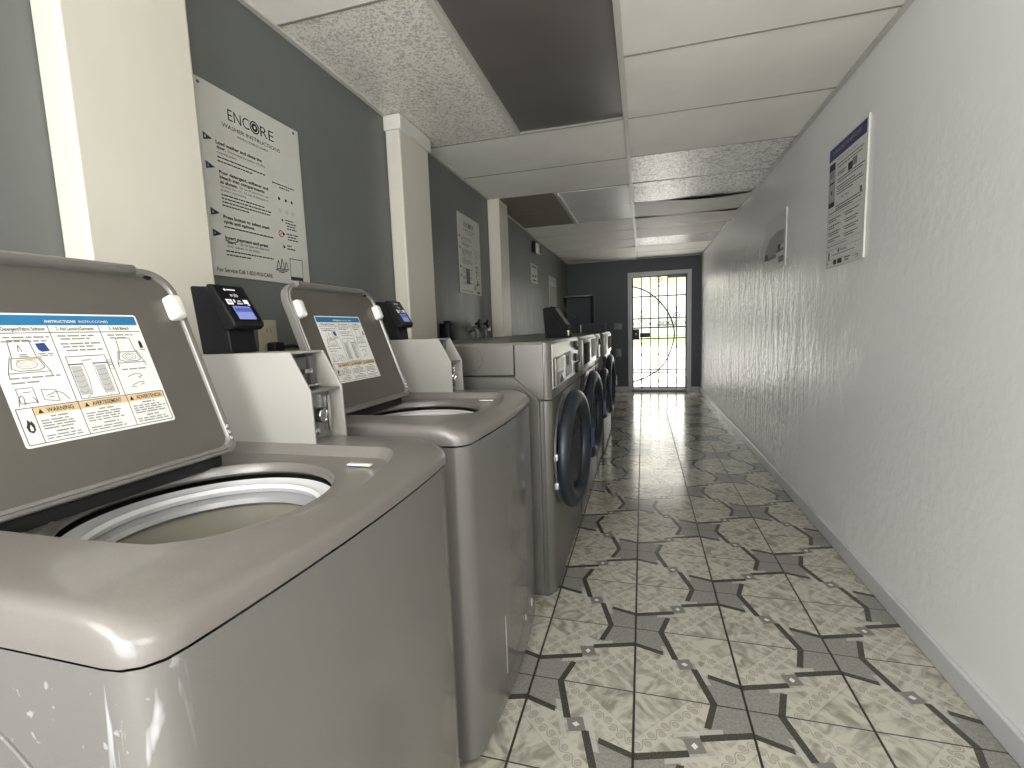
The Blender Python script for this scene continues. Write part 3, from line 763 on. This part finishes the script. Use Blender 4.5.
make_front(3.70, 4.13, -.352, 'third front load washer, squeezed between two others, only a sliver visible', 2, zt=1.075, door=(3.93, .21, .585, .03), disp=(3.74, 3.79, 3.8, .99))
make_front(4.17, 5.15, -.335, 'farthest front load washer, standing proud, closest to the gate', 2, zt=1.078, door=(4.46, .275, .60, .02), disp=(4.53, 4.93, 4.95, .92))
r3 = thing('payment_terminal', (-.505, 2.46, 1.082), 'large black slanted payment terminal on top of the first front load washer', 'payment terminal')
O = lambda p, q, h: (-.505 + p, 2.46 + h, 1.082 + q)
MB().prism([(0.01, 0), (0, .155), (.028, .16), (.128, .03), (.13, 0)], O, 0, .16).build('housing', 'matte', r3, bevel=.004)
fc = MB().prism([(.03, .155), (.04, .165), (.055, .162), (.125, .058), (.122, .048), (.108, .045)], O, .012, .15).build('reader_head', 'matte', r3, bevel=.003)
a, b_ = Vector((.055, .162)), Vector((.125, .058)); d_ = (b_ - a); L_ = d_.length; d_.normalize(); n_ = Vector((-d_.y, d_.x))
if n_.x < 0: n_ = -n_
FT = lambda u, v, n: (-.505 + (a + d_ * (L_ - v) + n_ * n).x, 2.46 + u, 1.082 + (a + d_ * (L_ - v) + n_ * n).y)
MB().rect(FT, .02, .142, .01, L_ - .01, .001).build('screen', 'steel_dark', r3, smooth=0)
MB().rbox(-.385, -.372, 2.465, 2.49, 1.09, 1.118, .003).build('side_button', 'white', r3)

# dark framed panel and low box behind the far machines
fp = thing('black_display_stand', (-.59, 4.62, 1.078), 'black open framed panel with a curved cable, behind the far front loaders', 'display stand')
boxes('frame_bar', 'matte', fp, (-.735, -.715, 4.6, 4.64, 1.078, 1.43), (-.475, -.445, 4.56, 4.64, 1.078, 1.425), (-.735, -.445, 4.58, 4.64, 1.412, 1.432), r=.004)
MB().box(-.72, -.47, 4.625, 4.637, 1.078, 1.42).build('back_panel', 'box_matte', fp)
MB().rbox(-.735, -.455, 4.57, 4.58, 1.42, 1.432, .003).build('top_rail', 'steel_dark', fp)
MB().tube(cr([(-.735, 4.595, 1.35), (-.715, 4.59, 1.29), (-.68, 4.585, 1.255), (-.64, 4.58, 1.245), (-.62, 4.58, 1.225)]), .006, 8).build('cable', 'steel_dark', fp)
bx = thing('grey_utility_box', (-.43, 4.4, 1.078), 'low dark grey box lying on the farthest front load washer', 'box')
bm_ = MB().rbox(-.55, -.325, 4.32, 4.5, 1.079, 1.165, .004).build('case', 'box_matte', bx)
MB().rbox(-.545, -.535, 4.314, 4.321, 1.085, 1.15, .002).build('corner_strip', 'base', bx)
MB().rbox(-.36, -.335, 4.315, 4.321, 1.12, 1.145, .002).build('latch', 'black', bx)
cu = thing('detergent_cup', (-.54, 3.0, 1.078), 'small pale cup left on top of the second front load washer', 'cup')
MB().lathe([(.0005, 1.079), (.02, 1.079), (.026, 1.112), (.023, 1.112), (.018, 1.083), (.0005, 1.083)], lambda p, q, h: (-.54 + p, 3.0 + q, h), 24).build('cup_body', 'ink_pale', cu)

# ------------------------------------------------------------------ left wall fittings
def outlet():
    F = FL(XL)
    t = thing('wall_outlet', (XL, 1.372, 1.09), 'ivory wall outlet with a black plug, behind the nearest card reader', 'outlet')
    MB().rbox(XL, XL + .006, 1.33, 1.414, 1.07, 1.195, .003).build('cover_plate', 'outlet', t)
    for z in (1.158, 1.105):
        s = MB().prism(rrect(1.352, 1.392, z - .018, z + .018, .012, 5), YZ, XL + .005, XL + .009).build('socket', 'outlet', t)
        for a in (1.362, 1.379): MB().rect(F, a, a + .003, z - .006, z + .008, .0095).build('slot', 'ink', s, smooth=0)
    p = tag(MB().rbox(XL + .0095, XL + .05, 1.352, 1.398, 1.082, 1.118, .008).build('power_plug', 'black'), 'black power plug with cable, pushed into the ivory outlet', 'plug')
    MB().tube(cr([(XL + .045, 1.39, 1.1), (XL + .06, 1.43, 1.102), (XL + .06, 1.47, 1.09), (XL + .05, 1.50, 1.05), (XL + .05, 1.51, .98)]), .006, 8).build('cable', 'black', p)
outlet()

def washer_sign(y0, y1, z0, z1, label, name='washer_instruction_sign', extra=False):
    X0 = XL + .002
    s = MB(); s.rbox(X0, X0 + .004, y0, y1, z0, z1, .0012)
    F0 = FL(X0 + .004)
    # measured layout of the first sign, rescaled to this one
    ky, kz = (y1 - y0) / .444, (z1 - z0) / .591
    F = lambda u, v, n: F0(y0 + (u - 1.176) * ky, z0 + (v - 1.329) * kz, n)
    T = lambda t, a, c, z, h, mi=1, bold=0: s.text(F, t, a, c, z, h, .0009, mi, bold)
    T('ENC', 1.289, 1.376, 1.833, .036, 1, -.004)
    T('RE', 1.424, 1.486, 1.833, .036, 1, -.004)
    s.disc(F, 1.399, 1.851, .021, .0009, 1, .0165, 28); s.disc(F, 1.399, 1.851, .0135, .0009, 1, 0, 24); s.disc(F, 1.399, 1.851, .005, .0013, 2, 0, 14)
    T('WASHER INSTRUCTIONS', 1.262, 1.512, 1.805, .0125, 1)
    T('INSTRUCCIONES DE LAVADO', 1.321, 1.452, 1.788, .007, 1)
    for (z, n_) in ((1.75, '1'), (1.665, '2'), (1.526, '3'), (1.461, '4')):
        s.poly(F, [(1.188, z + .012), (1.188, z - .012), (1.221, z)], .0009, 3); s.text(F, n_, 1.193, 1.197, z - .004, .008, .0012, 2)
    for t, a, c, z in (('Load washer and close the', 1.232, 1.418, 1.742), ('door.', 1.234, 1.267, 1.728), ('Pour detergent, softener and', 1.234, 1.437, 1.652), ('bleach into compartments', 1.234, 1.418, 1.637), ('as shown.', 1.234, 1.302, 1.622),
                       ('Press button to select wash', 1.233, 1.426, 1.514), ('cycle and options.', 1.233, 1.359, 1.499), ('Insert payment and press', 1.232, 1.412, 1.449), ('"Start".', 1.232, 1.281, 1.436)):
        T(t, a, c, z, .0105, 1, .028)
    for t, a, c, z in (('Overloading the washer will affect', 1.275, 1.432, 1.728), ('cleaning quality.', 1.234, 1.31, 1.714), ('Do not fill above lines, use', 1.309, 1.434, 1.624), ('no more than 1/4 - 1/2 cup of detergent to', 1.234, 1.432, 1.611), ('prevent oversudsing.', 1.234, 1.334, 1.599),
                       ('Do not open the door until', 1.29, 1.415, 1.437), ('"done" appears on the display.', 1.232, 1.374, 1.424)):
        T(t, a, c, z, .007, 4)
    s.bar_lines(F, [(1.233, 1.432, 1.700), (1.233, 1.374, 1.688), (1.234, 1.411, 1.585), (1.234, 1.442, 1.574), (1.234, 1.435, 1.563), (1.234, 1.344, 1.552), (1.233, 1.442, 1.485), (1.231, 1.433, 1.409), (1.231, 1.333, 1.397),
                    (1.459, 1.572, 1.686), (1.493, 1.545, 1.676), (1.51, 1.55, 1.562), (1.51, 1.565, 1.552), (1.515, 1.56, 1.542), (1.515, 1.565, 1.532), (1.51, 1.573, 1.512), (1.515, 1.56, 1.502), (1.515, 1.57, 1.492), (1.508, 1.53, 1.468), (1.508, 1.55, 1.457), (1.44, 1.50, 1.372), (1.455, 1.485, 1.366)], 4, .0045)
    T('For Service Call 1-833-910-CARE', 1.19, 1.421, 1.343, .0135, 1, .012)
    if not extra:
        for u in (1.487, 1.521, 1.552): s.disc(F, u, 1.637, .0055, .0009, 1, 0, 14)
        for u in (1.487, 1.521, 1.552): s.disc(F, u, 1.594, .009, .0009, 5, 0, 14)
        s.disc(F, 1.494, 1.561, .0045, .0009, 1, 0, 12)
        s.disc(F, 1.482, 1.51, .013, .0009, 6, .010, 20); s.poly(F, [(1.49, 1.519), (1.49, 1.503), (1.502, 1.511)], .0012, 1); s.line(F, [(1.473, 1.502), (1.491, 1.519)], .003, .001, 6)
        s.poly(F, [(1.472, 1.485), (1.485, 1.478), (1.494, 1.466), (1.482, 1.462)], .0009, 5); s.poly(F, [(1.488, 1.472), (1.50, 1.462), (1.488, 1.458)], .0011, 1)
    else:
        s.rect(F, 1.48, 1.57, 1.62, 1.69, .0009, 5)
        for k in range(4): s.disc(F, 1.51, 1.585 - k * .035, .009, .0009, 4, 0, 10)
        s.rect(F, 1.30, 1.37, 1.42, 1.52, .001, 4); s.rect(F, 1.30, 1.38, 1.405, 1.425, .0012, 1); s.poly(F, [(1.50, 1.40), (1.56, 1.41), (1.53, 1.45)], .001, 4)
    for k, (u, h, mi) in enumerate(((1.455, .03, 4), (1.474, .038, 1), (1.494, .028, 4))):   # small pictograms
        s.line(F, [(u - .01, 1.38), (u, 1.38 + h), (u + .01, 1.38)], .003, .001, mi, True)
    s.line(F, [(1.516, 1.424), (1.583, 1.424), (1.580, 1.345), (1.514, 1.345)], .0022, .0009, 1, True)
    s.rect(F, 1.514, 1.580, 1.345, 1.357, .001, 1)
    o = tag(s.build(name, ['paper', 'ink', 'paper', 'marker', 'ink_small', 'ink_pale', 'ink_red'], None, smooth=0), label, 'sign')
    for u, v in ((1.19, 1.905), (1.593, 1.905)): MB().lathe([(.005, .0), (.004, .002), (.0005, .0025)], lambda a, c, h, u=u, v=v: F(u + a, v + c, h), 12).build('screw', 'steel_dark', o)
    return o
washer_sign(1.176, 1.612, 1.329, 1.903, 'large white washer instruction sign between the nearest and the capped pilaster')
washer_sign(3.225, 3.69, 1.41, 1.978, 'washer instruction sign between the capped pilaster and the farthest pilaster', extra=True)
# small notices farther along
def small_sign(y0, y1, z0, z1, label, rows, blocks, name='notice_sign'):
    s = MB(); s.rbox(XL + .002, XL + .006, y0, y1, z0, z1, .001); F0 = FL(XL + .006)
    F = lambda u, v, n: F0(y0 + (y1 - y0) * u, z0 + (z1 - z0) * v, n)
    s.line(F, [(.05, .04), (.95, .04), (.95, .96), (.05, .96)], .02, .0009, 2, True)
    for u0, u1, v0, v1, mi in blocks: s.rect(F, u0, u1, v0, v1, .001, mi)
    for u0, u1, v in rows:
        u = u0
        while u < u1 - .02:
            w_ = min(random.uniform(.06, .16), u1 - u); s.rect(F, u, u + w_, v, v + .018, .001, 1); u += w_ + .025
    return tag(s.build(name, ['paper', 'ink', 'ink_pale'], None, smooth=0), label, 'sign')
small_sign(5.5, 5.86, 1.68, 1.9, 'small framed white notice below the wall alarm', [], [(.15, .85, .82, .9, 1), (.2, .4, .3, .42, 1), (.6, .8, .34, .46, 1), (.2, .8, .1, .18, 1), (.3, .7, .55, .75, 2)])
small_sign(6.6, 7.18, 1.30, 1.865, 'tall pale notice of small print nearest the dark far wall', [(.1, .9, .2 + k * .045) for k in range(13)], [(.1, .9, .88, .93, 2), (.15, .4, .05, .15, 2), (.55, .85, .05, .15, 2)])
al = thing('wall_alarm', (XL, 5.72, 2.06), 'white and black alarm unit high on the left wall above the small notice', 'alarm')
MB().rbox(XL, XL + .03, 5.62, 5.86, 2.04, 2.17, .006).build('back_box', 'black', al)
MB().rbox(XL + .03, XL + .06, 5.68, 5.82, 2.03, 2.15, .008).build('alarm_cover', 'white', al)
MB().rbox(XL + .06, XL + .066, 5.77, 5.80, 2.05, 2.14, .002).build('slot', 'black', al)
# plumbing on the wall behind the second washer
vb = thing('water_valves', (XL, 3.45, 1.09), 'dark twin water valves with white tag, on the wall left of the farthest pilaster', 'water valve')
for y in (3.38, 3.58): MB().tube(cr([(XL, y, 1.15), (XL + .04, y, 1.15), (XL + .06, y, 1.14), (XL + .065, y, 1.11), (XL + .065, y, 1.02)]), .016, 10).build('spout', 'steel_dark', vb)
MB().tube([(XL + .03, 3.28, 1.15), (XL + .03, 3.66, 1.15)], .018, 10).build('pipe', 'steel_dark', vb)
for y in (3.38, 3.58):
    MB().lathe([(.0005, .095), (.03, .093), (.036, .085), (.03, .077), (.012, .075), (.01, .05)], lambda a, c, h, y=y: (XL + h, y + a, 1.185 + c), 14).build('valve_handle', 'black', vb)
MB().tube([(XL + .075, 3.63, 1.13), (XL + .075, 3.63, 1.165)], .014, 10).build('white_cap', 'white', vb)
pb = thing('power_adapter', (XL, 2.9, 1.07), 'black power adapter box on the wall just past the capped pilaster', 'power adapter')
MB().rbox(XL, XL + .07, 2.83, 2.94, 1.06, 1.19, .01).build('case', 'black', pb)
MB().rbox(XL + .015, XL + .055, 2.86, 2.91, 1.19, 1.205, .004).build('top_grip', 'black', pb)

# switch plates on the far wall
for z0, z1, x0, x1, lab in ((1.07, 1.175, -.47, -.34, 'dark switch plate on the far wall, upper of two beside the gate'), (.60, .74, -.45, -.355, 'dark outlet plate low on the far wall, lower of two beside the gate')):
    t = tag(MB().rbox(x0, x1, YF - .008, YF, z0, z1, .003).build('switch_plate', 'switch'), lab, 'switch plate')
    MB().rbox((x0 + x1) / 2 - .012, (x0 + x1) / 2 + .012, YF - .014, YF - .007, z0 + .035, z1 - .035, .003).build('rocker', 'switch', t)

# ------------------------------------------------------------------ right wall posters
def FRr(u, v, n): return (XR - .006 - n, -u, v)        # u = -y so it reads left to right
s = MB(); y0, y1, z0, z1 = 2.412, 2.848, 1.39, 1.972
s.rbox(XR - .006, XR - .001, y0, y1, z0, z1, .0015)
FP = lambda u, v, n: FRr(-y1 + (y1 - y0) * u, z0 + (z1 - z0) * v, n)
def PR(u0, u1, v0, v1, mi, n=.0008): s.rect(FP, u0, u1, v0, v1, n, mi)
PR(.015, .965, .885, .985, 2)
s.text(FP, 'DOWNLOAD THE APP TO PAY', .12, .85, .925, .03, .001, 5)
PR(.03, .20, .50, .86, 1); PR(.035, .195, .54, .80, 4, .0011); PR(.045, .185, .69, .705, 1, .0013); s.disc(FP, .115, .62, .02, .0013, 1, 0, 12); PR(.06, .17, .74, .79, 3, .0012)
def dash(u0, u1, v, mi=1, h=.008):
    u = u0
    while u < u1 - .01:
        w_ = min(random.uniform(.02, .06), u1 - u); PR(u, u + w_, v, v + h, mi); u += w_ + .008
s.text(FP, 'How to use your phone', .28, .78, .845, .018, .001, 3)
for r in ((.25, .93, .815), (.28, .9, .79), (.28, .5, .745), (.28, .46, .728), (.28, .95, .69), (.28, .9, .67), (.25, .75, .635), (.28, .9, .615), (.28, .93, .595), (.28, .7, .575), (.25, .93, .48), (.25, .9, .46), (.05, .7, .445)): dash(*r)
PR(.55, .66, .705, .765, 1); PR(.66, .77, .72, .78, 3)
s.text(FP, 'Pay  Here', .40, .60, .53, .018, .001, 1); PR(.87, .91, .49, .53, 1)
PR(.02, .96, .425, .428, 3)
for k in range(4):
    for u0 in (.04, .50):
        v = .39 - k * .055
        s.disc(FP, u0, v + .004, .008, .0009, 1, 0, 8); dash(u0 + .03, u0 + .36, v); dash(u0 + .03, u0 + random.uniform(.2, .32), v - .018)
PR(.02, .96, .185, .188, 3); dash(.05, .6, .165, 3)
PR(.02, .96, .135, .138, 3); s.text(FP, 'Mobile', .42, .60, .105, .022, .001, 1); s.disc(FP, .38, .115, .018, .0009, 1, 0, 12); dash(.2, .8, .085, 3); PR(.08, .13, .055, .12, 3)
PR(.02, .96, .05, .052, 3)
s.disc(FP, .06, .028, .014, .0009, 3, 0, 10); PR(.24, .33, .008, .046, 1); PR(.36, .48, .008, .046, 1); PR(.54, .70, .036, .044, 1); PR(.56, .66, .012, .028, 3); s.line(FP, [(.76, .03), (.83, .036), (.9, .034)], .004, .001, 1); s.line(FP, [(.84, .014), (.9, .024)], .006, .001, 1)
po = tag(s.build('payment_poster', ['sticker', 'ink', 'navy', 'ink_grey', 'ink_pale', 'ink_pale'], None, smooth=0), 'tall white payment poster with navy header on the pale right wall', 'poster')
edge = lambda: MB().prism([(y0 - .004, z0 - .004), (y1, z0 - .004), (y1, z0 + .002), (y0 + .003, z0 + .002), (y0 + .003, z1 + .002), (y0 - .004, z1 + .002)], YZ, XR - .0085, XR - .001).build('white_edge', 'white', po)
edge()
s = MB(); y0, y1, z0, z1 = 3.585, 4.17, 1.50, 1.865
s.rbox(XR - .006, XR - .001, y0, y1, z0, z1, .0015)
PR(.03, .97, .06, .96, 3)
s.poly(FP, [(.06, .30), (.06, .40), (.3, .62), (.62, .68), (.93, .66), (.93, .40), (.6, .30), (.4, .28)], .0011, 4)
PR(.06, .22, .22, .34, 1, .0013); PR(.22, .60, .20, .28, 5, .0013); PR(.68, .78, .28, .42, 1, .0013); PR(.6, .93, .28, .33, 5, .0013); s.line(FP, [(.3, .62), (.36, .32)], .006, .0014, 5); s.line(FP, [(.5, .66), (.52, .32)], .006, .0014, 5); s.line(FP, [(.7, .62), (.92, .58)], .008, .0014, 5)
PR(.72, .93, .08, .19, 5, .0013)
po = tag(s.build('photo_poster', ['sticker', 'ink', 'navy', 'sticker', 'ink_pale', 'ink_grey'], None, smooth=0), 'grey photo poster farther down the right wall, its lower edge peeling', 'poster')
edge()

# ------------------------------------------------------------------ camera
yaw, pitch, roll, f = .272, -.1141, -.0359, 472.901
fwd = Vector((-math.sin(yaw), math.cos(yaw), 0)); right = Vector((math.cos(yaw), math.sin(yaw), 0)); up = Vector((0, 0, 1))
f2 = fwd * math.cos(pitch) + up * math.sin(pitch); u2 = up * math.cos(pitch) - fwd * math.sin(pitch)
r3_ = right * math.cos(roll) + u2 * math.sin(roll); u3 = u2 * math.cos(roll) - right * math.sin(roll)
cam = bpy.data.cameras.new('camera'); co = bpy.data.objects.new('camera', cam); COL.objects.link(co)
mw = Matrix((r3_, u3, -f2)).transposed().to_4x4(); mw.translation = (0, 0, 1.131); co.matrix_world = mw
cam.sensor_fit = 'HORIZONTAL'; cam.sensor_width = 36; cam.lens = f * 36 / 1024; cam.clip_start = .02; cam.clip_end = 300
sc.camera = co

# ------------------------------------------------------------------ light
wd = bpy.data.worlds.new('world'); sc.world = wd; wd.use_nodes = True
nt = wd.node_tree; bg = nt.nodes['Background']
sky = nt.nodes.new('ShaderNodeTexSky'); sky.sky_type = 'HOSEK_WILKIE'; sky.turbidity = 4; sky.sun_direction = (-.5, .1, .86)
hs = nt.nodes.new('ShaderNodeHueSaturation'); hs.inputs['Saturation'].default_value = .25
nt.links.new(sky.outputs[0], hs.inputs['Color']); nt.links.new(hs.outputs[0], bg.inputs[0]); bg.inputs[1].default_value = 1.7
def lamp(name, kind, loc, rot, energy, col=(1, 1, 1), **k):
    l = bpy.data.lights.new(name, kind); l.energy = energy; l.color = col
    for a_, v_ in k.items(): setattr(l, a_, v_)
    o = bpy.data.objects.new(name, l); COL.objects.link(o); o.location = loc; o.rotation_euler = rot; return o
lamp('sun', 'SUN', (0, 0, 10), (math.radians(14), math.radians(-28), 0), 8.0, (1, .97, .9), angle=math.radians(1))
# daylight through the opening behind the camera
lamp('rear_daylight', 'AREA', (-.2, YB + .05, 1.15), (math.radians(90), 0, 0), 52, (.95, .97, 1), shape='RECTANGLE', size=1.7, size_y=1.8)
lamp('near_fill', 'POINT', (-.75, -.6, 1.35), (0, 0, 0), 21, (1, .97, .92), shadow_soft_size=.35)  # added fill light on the left, no real lamp hangs here
lamp('second_fill', 'POINT', (.5, -.7, 1.45), (0, 0, 0), 17, (1, .97, .91), shadow_soft_size=.35)  # second added fill, brightens the left side, no fixture behind it
lamp('gate_daylight', 'AREA', ((DX0 + DX1) / 2, YF + .35, 1.0), (math.radians(-90), 0, 0), 8, (1, .98, .94), shape='RECTANGLE', size=.85, size_y=1.85)
sc.view_settings.view_transform = 'Standard'
sc.view_settings.look = 'None'
sc.view_settings.exposure = 1.0
sc.cycles.use_denoising = True
sc.cycles.max_bounces = 10; sc.cycles.diffuse_bounces = 6; sc.cycles.glossy_bounces = 4
sc.cycles.sample_clamp_indirect = 6
